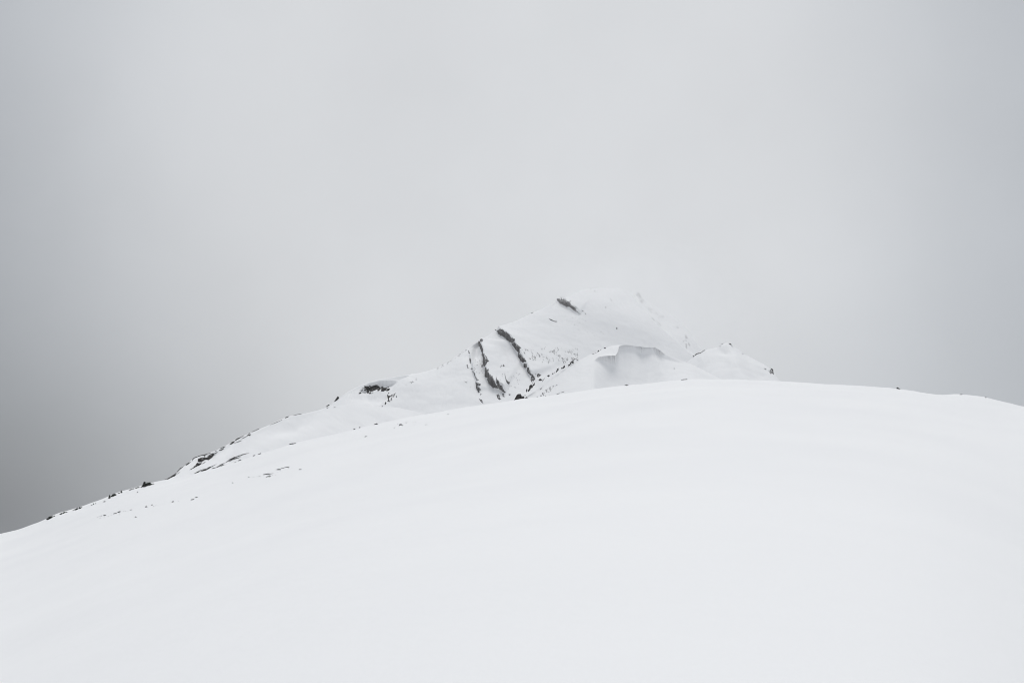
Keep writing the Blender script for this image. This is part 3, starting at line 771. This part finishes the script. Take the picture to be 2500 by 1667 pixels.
# --- stones on the near slope
def fs(lab, crop, p, group=None, name='stone', cat='stone'):
    pts = T(crop, p)
    my = sum(q[1] for q in pts) / len(pts)
    pts = [(q[0], my + (q[1] - my) * 0.85) for q in pts]
    cx = sum(q[0] for q in pts) / len(pts); cy = sum(q[1] for q in pts) / len(pts)
    on = SHEETS['fore'].ray_cast(CAMP, pix_dir(cx, cy + 1.0))[0] is not None
    thing(name, lab, cat, 'fore' if on or cx < 400 or cx > 1900 else 'ridge', [pts], ROCK_NEAR, group, relief=0.9)
FS = [
    ('arched dark stone alone on the snow left of centre', 'C3', [(1138, 1058), (1148, 1030), (1175, 1022), (1192, 1040), (1202, 1052), (1178, 1043), (1158, 1046)]),
    ('small pointed dark stone on the slope edge below the left shoulder', 'C3', [(562, 1085), (578, 1063), (592, 1085)]),
    ('flecked pale stone left of the pointed stone on the slope edge', 'C3', [(478, 1110), (500, 1093), (520, 1102), (498, 1104)]),
    ('thin flat stone right of the pointed stone on the slope edge', 'C3', stroke([(780, 1038), (815, 1028), (842, 1022)], 10)),
    ('single round pebble high on the open snow slope', 'C3', blob(1845, 888, 8)),
    ('short flat dark stone below the pointed stone on open snow', 'C6', [(236, 367), (250, 360), (268, 361), (250, 368)]),
    ('row end stone left of the slope edge above the streaky stones', 'P5', [(1688, 862), (1720, 848), (1728, 854), (1700, 868)]),
    ('dark elongated stone on the slope edge below the left ridge band', 'P5', [(1772, 830), (1800, 812), (1850, 793), (1848, 812), (1800, 828)]),
    ('dark stone on the slope edge right of the elongated stone', 'P5', [(2128, 712), (2150, 695), (2182, 688), (2170, 712)]),
    ('first of two tiny upright stones on the slope edge', 'P5', [(2260, 675), (2275, 650), (2292, 655), (2285, 675)]),
    ('second of two tiny upright stones on the slope edge', 'P5', [(2298, 662), (2315, 640), (2325, 648), (2312, 662)]),
    ('elongated speckled stone on the upper slope edge', 'C4', stroke([(1745, 665), (1790, 657), (1832, 649)], 9)),
    ('thickest stone in the streaky stones on the left slope', 'C4', [(1560, 997), (1600, 985), (1645, 980), (1610, 1000)]),
    ('long thin sliver above the streaky stones on the left slope', 'C4', stroke([(1640, 980), (1690, 966), (1745, 955)], 7)),
    ('flat streak of stone left of the thickest streaky stone', 'C4', stroke([(1405, 1060), (1460, 1050), (1518, 1047)], 9)),
    ('lowest flat streak of stone under the streaky stones', 'C4', stroke([(1440, 1090), (1470, 1083), (1505, 1078)], 8)),
    ('small flat stone alone right of the streaky stones', 'C4', [(1862, 996), (1880, 985), (1910, 992), (1880, 998)]),
    ('stone leading the row of streaky stones at left', 'C4', blob(1215, 1090, 11, 5, -10)),
    ('tiny stone furthest below the streaky stones on the left slope', 'C4', blob(1003, 1165, 14, 5, 0)),
    ('lone dark pebble lowest on the far left slope', 'C5', [(1543, 664), (1556, 658), (1575, 666), (1558, 671)]),
    ('upper of two stacked stones in the far left row', 'C5', [(1670, 542), (1680, 530), (1690, 542)]),
    ('lower of two stacked stones in the far left row', 'C5', [(1660, 557), (1675, 545), (1702, 546), (1680, 555)]),
    ('flecked stone right of the stacked stones in the far left row', 'C5', [(1733, 528), (1745, 520), (1760, 524), (1745, 534)]),
    ('darkest oval stone at the right end of the far left row', 'C5', blob(1985, 490, 15, 7, -15)),
    ('thin stone below another, right beyond the darkest oval stone', 'C5', stroke([(2188, 470), (2205, 466), (2230, 461)], 7)),
    ('upper thin stone right beyond the darkest oval stone', 'C5', stroke([(2238, 445), (2252, 441), (2270, 437)], 8)),
    ('left of two flat stones in the middle of the far left row', 'C5', stroke([(1300, 630), (1322, 625), (1340, 621)], 9)),
    ('right of two flat stones in the middle of the far left row', 'C5', stroke([(1350, 614), (1366, 607), (1388, 602)], 9)),
    ('leftmost distinct stone of the far left row', 'C5', stroke([(1188, 650), (1202, 646), (1214, 642)], 9)),
    ('faint stone left of the leftmost distinct stone in the row', 'C5', blob(1163, 652, 9, 4, -10)),
    ('faint thin stone between the middle pair and the stacked stones', 'C5', stroke([(1488, 586), (1505, 583), (1520, 581)], 5)),
    ('small stone just under the crest pines on the left slope', 'C5', blob(1580, 378, 9, 5, -15)),
    ('dark stone on the left crest between two pine clumps', 'C5', [(1183, 494), (1198, 482), (1215, 486), (1205, 496)]),
    ('hook shaped black rock on the right skyline of the slope', 'C7', [(722, 250), (730, 238), (742, 234), (752, 246), (772, 256), (762, 262), (744, 256)]),
    ('flat dark stone on the far right skyline of the slope', 'C7', [(1525, 330), (1548, 321), (1575, 328), (1550, 334)]),
    ('round dark pebble furthest right on the slope skyline', 'C7', blob(1863, 366, 9, 7)),
    ('tiny dark stone on the crest below the shaded hollow', 'C2', [(372, 1304), (398, 1294), (425, 1300), (405, 1310)]),
    ('thin flat stone on the crest right of the shaded hollow', 'C2', stroke([(1065, 1238), (1105, 1232), (1140, 1228)], 7)),
]
for lab, crop, p in FS: fs(lab, crop, p)

# --- rubble too fine to tell apart
def scatter(name, label, sheet, poly, n, ln, wd, ang, mat, spread=18):
    polys = []
    xs = [q[0] for q in poly]; ys = [q[1] for q in poly]
    tries = 0
    while len(polys) < n and tries < n * 40:
        tries += 1
        x = random.uniform(min(xs), max(xs)); y = random.uniform(min(ys), max(ys))
        if not inside(poly, x, y): continue
        if pnoise(np.array([x / 7.0]), np.array([y / 9.0]))[0] < 0.1 and random.random() < 0.95: continue
        l = random.uniform(*ln) * 0.5; q = random.uniform(*wd) * 0.5
        polys.append(blob(x, y, l, q, ang + random.uniform(-spread, spread), 6))
    o = rock_mesh(name, polys, sheet, mat, relief=0.5, jag=0.15)
    if o: tag(o, label, 'rubble', kind='stuff')
scatter('rock_rubble', 'speckled band of small rocks across the middle of the peak face', 'peak',
        [(1270, 850), (1300, 855), (1330, 846), (1375, 850), (1414, 850), (1420, 866), (1400, 882), (1380, 890), (1360, 882), (1330, 890), (1300, 878), (1276, 872)], 170, (1.4, 7.5), (0.4, 1.0), 64, ROCK_FAR, 12)
scatter('rock_rubble', 'fine rock flecks right of the grey hollow on the left of the peak', 'peak', [(1155, 880), (1172, 872), (1180, 895), (1178, 918), (1160, 912), (1150, 898)], 26, (1.2, 3), (0.5, 1.0), 70, ROCK_FAR)
scatter('rock_rubble', 'fine rock flecks among the snow between the two long ribs', 'peak', [(1205, 905), (1245, 900), (1272, 910), (1268, 945), (1240, 955), (1222, 930)], 34, (1.0, 3.2), (0.4, 1.0), 55, ROCK_FAR)
scatter('rock_rubble', 'sparse flecks of rock at the far left of the peak face', 'peak', [(1130, 915), (1142, 925), (1152, 945), (1142, 945), (1132, 928)], 10, (1.0, 3.0), (0.4, 0.9), 55, ROCK_FAR)
scatter('rock_rubble', 'sparse faint rock flecks high on the right of the peak', 'peak', [(1395, 760), (1450, 790), (1490, 830), (1450, 835), (1400, 800)], 16, (0.8, 2.4), (0.4, 0.8), 45, ROCK_FAR)
scatter('rock_rubble', 'broken line of flecks fringing the middle rib foot', 'peak', [(1296, 910), (1322, 912), (1318, 930), (1300, 935)], 18, (1.0, 3.0), (0.5, 1.0), 20, ROCK_FAR)
scatter('rock_rubble', 'streak of rubble on the near ridge right of the boulders', 'scoop', T('P6', [(710, 512), (880, 425), (1010, 320), (1200, 170), (1430, 105), (1270, 250), (1160, 370), (1000, 430), (850, 495)]), 80, (1.0, 3.6), (0.4, 1.0), -32, ROCK_MID)
scatter('rock_rubble', 'thin faint streak of rubble lower right on the near ridge', 'scoop', T('P6', [(1330, 415), (1480, 340), (1630, 280), (1640, 300), (1500, 365), (1350, 420)]), 20, (1.0, 3.2), (0.35, 0.7), -28, ROCK_MID)
scatter('rock_rubble', 'line of small rocks along the near ridge crest', 'scoop', [(1320, 929), (1362, 899), (1385, 889), (1412, 870), (1416, 873), (1390, 892), (1365, 903), (1325, 931)], 70, (1.5, 4.5), (0.4, 0.8), -32, ROCK_MID)
scatter('rock_rubble', 'line of small rocks on the crest just left of the curled lip', 'scoop', [(1445, 862), (1470, 850), (1487, 845), (1488, 847), (1472, 854), (1448, 865)], 22, (1.2, 3.4), (0.5, 0.9), -28, ROCK_MID)
scatter('rock_rubble', 'fine rubble around the forked outcrop on the shoulder', 'peak', T('P4', [(1490, 1010), (1560, 900), (1700, 720), (1820, 600), (1860, 640), (1740, 800), (1640, 960), (1540, 1040)]), 34, (0.8, 2.4), (0.4, 0.9), -55, ROCK_MID)
scatter('rock_rubble', 'small broken rocks rising right from the forked outcrop to the skyline', 'peak', [(982, 945), (1000, 932), (1016, 922), (1018, 926), (1003, 937), (985, 949)], 18, (1.0, 3.0), (0.5, 1.0), -38, ROCK_MID)
scatter('rock_rubble', 'string of tiny rocks along the skyline up to the peak', 'peak', [(1065, 898), (1100, 880), (1128, 858), (1150, 846), (1152, 848), (1130, 862), (1102, 884), (1068, 901)], 34, (1.0, 3.6), (0.35, 0.8), -35, ROCK_MID)
scatter('rock_rubble', 'fine rock flecks beside the largest outcrop on the left ridge', 'ridge', T('P5', [(900, 740), (1000, 680), (1120, 650), (1060, 720), (960, 760)]), 24, (1.0, 3.2), (0.4, 0.9), -28, ROCK_MID)
scatter('rock_rubble', 'faint streaks of gravel showing through snow on the left slope', 'fore', T('C4', [(1210, 1100), (1400, 1040), (1560, 1000), (1760, 950), (1720, 1030), (1500, 1090), (1360, 1110)]), 26, (1.0, 3.6), (0.3, 0.6), -10, ROCK_NEAR, 8)
scatter('rock_rubble', 'faint flecks of gravel around the arched stone on the slope', 'fore', T('C3', [(1030, 1120), (1150, 1000), (1400, 955), (1560, 1045), (1240, 1090)]), 16, (1.0, 4.0), (0.3, 0.55), -8, ROCK_NEAR, 8)
scatter('rock_rubble', 'faint flecks of gravel along the far left row of stones', 'fore', T('C5', [(1060, 672), (1200, 640), (1600, 565), (1850, 520), (2050, 480), (2050, 490), (1600, 580), (1150, 685)]), 22, (0.8, 2.6), (0.3, 0.6), -12, ROCK_NEAR, 8)

# --- rocks on the ridge behind, in cloud
def crags(spots):
    o = []
    for (x, y, w_, h_, n) in spots:
        for k in range(n):
            o.append(T('C2', blob(x + random.uniform(-.5, .5) * w_, y + random.uniform(-.5, .5) * h_, random.uniform(9, 22), random.uniform(5, 10), random.uniform(40, 75), 8)))
    return o
thing('rock_cliff', 'very faint rocks in cloud just right of the summit', 'rock cliff', 'far', crags([(555, 210, 50, 60, 5), (590, 275, 40, 40, 4), (680, 400, 40, 60, 4)]), ROCK_FAR, jag=0.9)
thing('rock_cliff', 'very faint rocks in cloud above the right arete of the peak', 'rock cliff', 'far', crags([(800, 450, 130, 60, 7), (730, 490, 50, 30, 3), (785, 565, 60, 40, 4)]), ROCK_FAR, jag=0.9)
thing('rock_cliff', 'very faint rocks in cloud above the gap between peak and knoll', 'rock cliff', 'far', crags([(1035, 610, 40, 50, 2), (1110, 730, 70, 80, 6), (1150, 820, 90, 60, 6)]), ROCK_FAR, jag=0.9)

# ------------------------------------------------------------------ stunted pines on the left crest
def needle_mat():
    m, t, b = new_mat('pine_needles')
    c = N(t, 'ShaderNodeTexCoord').outputs['Object']
    L(t, ramp(t, noise_tex(t, c, 6.0, 3), [(0.3, (0.012, 0.018, 0.014)), (0.7, (0.04, 0.05, 0.036))]), b.inputs['Base Color'])
    b.inputs['Roughness'].default_value = 0.9
    return m
def bark_mat():
    m, t, b = new_mat('pine_bark')
    c = N(t, 'ShaderNodeTexCoord').outputs['Object']
    L(t, ramp(t, noise_tex(t, c, 12.0, 3), [(0.3, (0.03, 0.022, 0.018)), (0.7, (0.08, 0.06, 0.05))]), b.inputs['Base Color'])
    b.inputs['Roughness'].default_value = 0.95
    return m
NEEDLE, BARK = needle_mat(), bark_mat()
def pine_meshes(kind, seed):
    """unit-height stunted pine: tapered trunk with limbs, crown of needle tufts"""
    rnd = random.Random(seed)
    tv, tf = [], []
    def tube(a, b, ra, rb):
        a, b = Vector(a), Vector(b); d = (b - a).normalized()
        u = d.orthogonal().normalized(); v = d.cross(u); o = len(tv)
        for p, r in ((a, ra), (b, rb)):
            for k in range(6):
                t = k * math.pi / 3; tv.append(p + (u * math.cos(t) + v * math.sin(t)) * r)
        for k in range(6): tf.append([o + k, o + (k + 1) % 6, o + 6 + (k + 1) % 6, o + 6 + k])
        tf.append([o + 6 + k for k in range(6)])
    cv, cf = [], []
    def tuft(p, d, ln):
        for k in range(9):
            e = (Vector(d) + Vector((rnd.uniform(-1, 1), rnd.uniform(-1, 1), rnd.uniform(-.6, 1))) * 0.9).normalized()
            s = e.cross(Vector((rnd.uniform(-1, 1), rnd.uniform(-1, 1), rnd.uniform(-1, 1)))).normalized() * ln * 0.16
            q = Vector(p) + Vector((rnd.uniform(-1, 1), rnd.uniform(-1, 1), rnd.uniform(-1, 1))) * ln * 0.25
            o = len(cv)
            cv.extend([q - s, q + s, q + e * ln + s * 0.2]); cf.append([o, o + 1, o + 2])
    top = 1.0
    tube((0, 0, -0.25), (rnd.uniform(-.05, .05), 0, top * 0.55), 0.05, 0.03); tube((0, 0, top * 0.5), (0.02, 0, top * 0.95), 0.03, 0.008)
    if kind == 'point':
        for lv in range(9):
            h = 0.10 + 0.1 * lv; rad = 0.34 * (1 - h) + 0.05
            for k in range(7):
                a = rnd.uniform(0, 6.283); e = (rad * math.cos(a), rad * math.sin(a), h - 0.03)
                tube((0, 0, h), e, 0.012, 0.005)
                for q in (0.45, 0.75, 1.0): tuft((e[0] * q, e[1] * q, h), (e[0], e[1], 0.25), 0.13)
        tuft((0.02, 0, 0.95), (0, 0, 1), 0.12)
    else:
        wide = 0.55 if kind == 'bush' else 0.9
        for k in range(34):
            a = rnd.uniform(0, 6.283); r = wide * math.sqrt(rnd.random()); hh = (1 - (r / wide) ** 2 * 0.7) * rnd.uniform(0.35, 0.95)
            e = (r * math.cos(a), r * math.sin(a), hh)
            tube((e[0] * 0.15, e[1] * 0.15, 0.05 + 0.2 * rnd.random()), e, 0.02, 0.006)
            for q in (0.6, 0.85, 1.0): tuft((e[0] * q, e[1] * q, hh * q), (e[0] * 0.6, e[1] * 0.6, 0.5), 0.2)
    me_t = bpy.data.meshes.new('trunk'); me_t.from_pydata([tuple(v) for v in tv], [], tf); me_t.materials.append(BARK)
    me_c = bpy.data.meshes.new('crown'); me_c.from_pydata([tuple(v) for v in cv], [], cf); me_c.materials.append(NEEDLE)
    return me_t, me_c
PINES = {k: [pine_meshes(k, 31 * i + len(k)) for i in range(3)] for k in ('point', 'bush', 'mat')}
CLUMPS = [
    ('stunted dark pine in the lowest pine clump on the far left crest', [(125, 855, 36, 'bush'), (150, 842, 30, 'mat'), (180, 826, 42, 'bush'), (205, 805, 26, 'mat'), (235, 795, 20, 'mat'), (260, 782, 13, 'mat')]),
    ('low dark pine in the second pine clump up the left crest', [(375, 752, 22, 'mat'), (405, 738, 24, 'mat'), (440, 726, 27, 'bush'), (485, 712, 17, 'mat')]),
    ('low dark pine in the third pine clump up the left crest', [(620, 677, 13, 'mat'), (658, 667, 26, 'mat'), (692, 656, 32, 'bush'), (742, 638, 28, 'bush'), (766, 624, 20, 'mat')]),
    ('tiny pine tip in the sparse fourth group up the left crest', [(970, 572, 13, 'mat'), (1005, 560, 20, 'point'), (1045, 545, 11, 'mat')]),
    ('small pine in the group beside the notch of the left crest', [(1315, 442, 46, 'point'), (1360, 413, 26, 'mat'), (1390, 402, 45, 'bush'), (1420, 388, 32, 'bush')]),
    ('low creeping pine left of the small pointed pine on the crest', [(1490, 348, 18, 'mat')]),
    ('small pointed pine standing alone in the middle of the left crest', [(1540, 338, 36, 'point')]),
    ('creeping pine in the long flat row below the tall pointed pine', [(1700, 288, 15, 'mat'), (1730, 278, 20, 'mat'), (1770, 264, 16, 'mat'), (1820, 250, 18, 'mat'), (1860, 240, 21, 'mat')]),
    ('low pine sprig just left of the tall pointed pine', [(1925, 230, 18, 'mat')]),
    ('tallest pointed pine on the left crest beside the bushy pines', [(1968, 228, 76, 'point')]),
    ('bushy dark pine in the dense thicket right of the tallest pine', [(2015, 208, 46, 'bush'), (2045, 202, 60, 'bush'), (2078, 192, 48, 'bush')]),
    ('low pine sprig right of the dense thicket on the left crest', [(2115, 178, 16, 'mat'), (2147, 170, 16, 'mat')]),
]
PLACE = {CLUMPS[0][0]: 'counting from left, in the lowest clump on the left crest', CLUMPS[1][0]: 'counting from left, in the second clump up the left crest',
         CLUMPS[2][0]: 'counting from left, in the third clump up the left crest', CLUMPS[3][0]: 'counting from left, in the sparse fourth group up the crest',
         CLUMPS[4][0]: 'counting from left, in the group at the crest notch', CLUMPS[7][0]: 'counting from left, in the flat row before the tallest pine',
         CLUMPS[10][0]: 'counting from left, in the thicket beside the tallest pine', CLUMPS[11][0]: 'counting from left, of two sprigs right of the thicket'}
rp = random.Random(5)
ORD = ['leftmost', 'second', 'third', 'fourth', 'fifth', 'sixth']
for lab, members in CLUMPS:
    for mi, (cx, cy, h, kind) in enumerate(members):
        (px, py), = T('P7', [(cx, cy)])
        P, _ = cast('fore', px, py)
        if P is None: continue
        e = bpy.data.objects.new('pine_tree', None); e.empty_display_size = 0.3
        e.location = P
        hm = h / 7.84 * P.y / F * 1.4
        e.scale = (hm, hm, hm)
        e.rotation_euler = (0, R(-8), rp.uniform(0, 6.28))
        col.objects.link(e)
        if len(members) > 1:
            words = lab.split()
            look = {'point': 'pointed', 'bush': 'bushy', 'mat': 'creeping'}[kind]
            place = ('rightmost' if mi == len(members) - 1 else ORD[mi]) + ' ' + look + ' pine, '
            tag(e, place + PLACE[lab], 'pine', 'stunted pines along the left crest')
        else:
            tag(e, lab, 'pine', 'stunted pines along the left crest')
        mt, mc = rp.choice(PINES[kind])
        for nm, me in (('trunk', mt), ('crown', mc)):
            o = bpy.data.objects.new(nm, me); col.objects.link(o); o.parent = e

# ------------------------------------------------------------------ air
def volume_box(name, lo, hi, density, aniso=0.0):
    x0, y0, z0 = lo; x1, y1, z1 = hi
    V = [(x0, y0, z0), (x1, y0, z0), (x1, y1, z0), (x0, y1, z0), (x0, y0, z1), (x1, y0, z1), (x1, y1, z1), (x0, y1, z1)]
    Fc = [(0, 3, 2, 1), (4, 5, 6, 7), (0, 1, 5, 4), (1, 2, 6, 5), (2, 3, 7, 6), (3, 0, 4, 7)]
    m = bpy.data.materials.new(name); m.use_nodes = True
    t = m.node_tree; t.nodes.clear()
    o = N(t, 'ShaderNodeOutputMaterial'); v = N(t, 'ShaderNodeVolumePrincipled')
    v.inputs['Color'].default_value = (0.98, 0.985, 0.99, 1)
    v.inputs['Density'].default_value = density
    v.inputs['Anisotropy'].default_value = aniso
    L(t, v.outputs[0], o.inputs['Volume'])
    ob = mesh_obj(name, V, Fc, m)
    return ob
zlo = min(v.co.z for v in fore.data.vertices)
for nme in ('mountain_peak', 'snow_ridge', 'wind_scooped_ridge', 'snow_knoll', 'far_ridge'):
    zlo = min(zlo, min(v.co.z for v in bpy.data.objects[nme].data.vertices))
hz = volume_box('haze', (-3600, -3500, zlo - 1.0), (3600, 3600, 640.0), 3.0e-5, 0.2)
tag(hz, 'thin pale haze filling the air over the whole snowfield', kind='stuff')

def cloud(name, label, centre, radii, density, noise_scale, seed):
    """bank of cloud: closed lumpy body whose density thins out to its rim"""
    nu, nv = 32, 18
    V, Fc = [], []
    rnd = random.Random(seed)
    ph = [rnd.uniform(0, 6.28) for _ in range(4)]
    for j in range(nv + 1):
        b = -math.pi / 2 + math.pi * j / nv
        for i in range(nu):
            a = 2 * math.pi * i / nu
            k = 1 + 0.06 * math.sin(3 * a + ph[0]) * math.cos(b) + 0.05 * math.sin(2 * b + 2 * a + ph[1]) * math.cos(b)
            V.append((radii[0] * k * math.cos(a) * math.cos(b), radii[1] * k * math.sin(a) * math.cos(b), radii[2] * k * math.sin(b)))
    for j in range(nv):
        for i in range(nu):
            Fc.append([j * nu + i, j * nu + (i + 1) % nu, (j + 1) * nu + (i + 1) % nu, (j + 1) * nu + i])
    m = bpy.data.materials.new(name); m.use_nodes = True
    t = m.node_tree; t.nodes.clear()
    o = N(t, 'ShaderNodeOutputMaterial'); v = N(t, 'ShaderNodeVolumePrincipled')
    v.inputs['Color'].default_value = (0.998, 0.999, 1.0, 1)
    v.inputs['Anisotropy'].default_value = 0.55
    c = N(t, 'ShaderNodeTexCoord').outputs['Object']
    mp = N(t, 'ShaderNodeMapping'); mp.inputs['Scale'].default_value = tuple(1 / r for r in radii); L(t, c, mp.inputs[0])
    ln = N(t, 'ShaderNodeVectorMath', operation='LENGTH'); L(t, mp.outputs[0], ln.inputs[0])
    fall = N(t, 'ShaderNodeMapRange', interpolation_type='SMOOTHSTEP'); L(t, ln.outputs['Value'], fall.inputs[0])
    fall.inputs[1].default_value = 0.95; fall.inputs[2].default_value = 0.05; fall.inputs[3].default_value = 0.0; fall.inputs[4].default_value = 1.0
    n = noise_tex(t, c, noise_scale, 4, 0.5)
    nm = N(t, 'ShaderNodeMapRange'); L(t, n, nm.inputs[0])
    nm.inputs[1].default_value = 0.32; nm.inputs[2].default_value = 0.66; nm.inputs[3].default_value = 0.25; nm.inputs[4].default_value = 1.5
    L(t, M2(t, 'MULTIPLY', M2(t, 'MULTIPLY', fall.outputs[0], nm.outputs[0]), density), v.inputs['Density'])
    L(t, v.outputs[0], o.inputs['Volume'])
    ob = mesh_obj(name, V, Fc, m)
    ob.location = centre
    tag(ob, label, kind='stuff')
    return ob
cloud('cloud', 'pale cloud drifting behind the summit over the faint far ridge', at(1640, 790, 1690), (240, 150, 170), 0.0090, 0.010, 3)
cloud('cloud', 'thin mist wrapping the summit and upper snow face of the peak', at(1485, 695, 1412), (230, 180, 90), 0.0075, 0.012, 8)
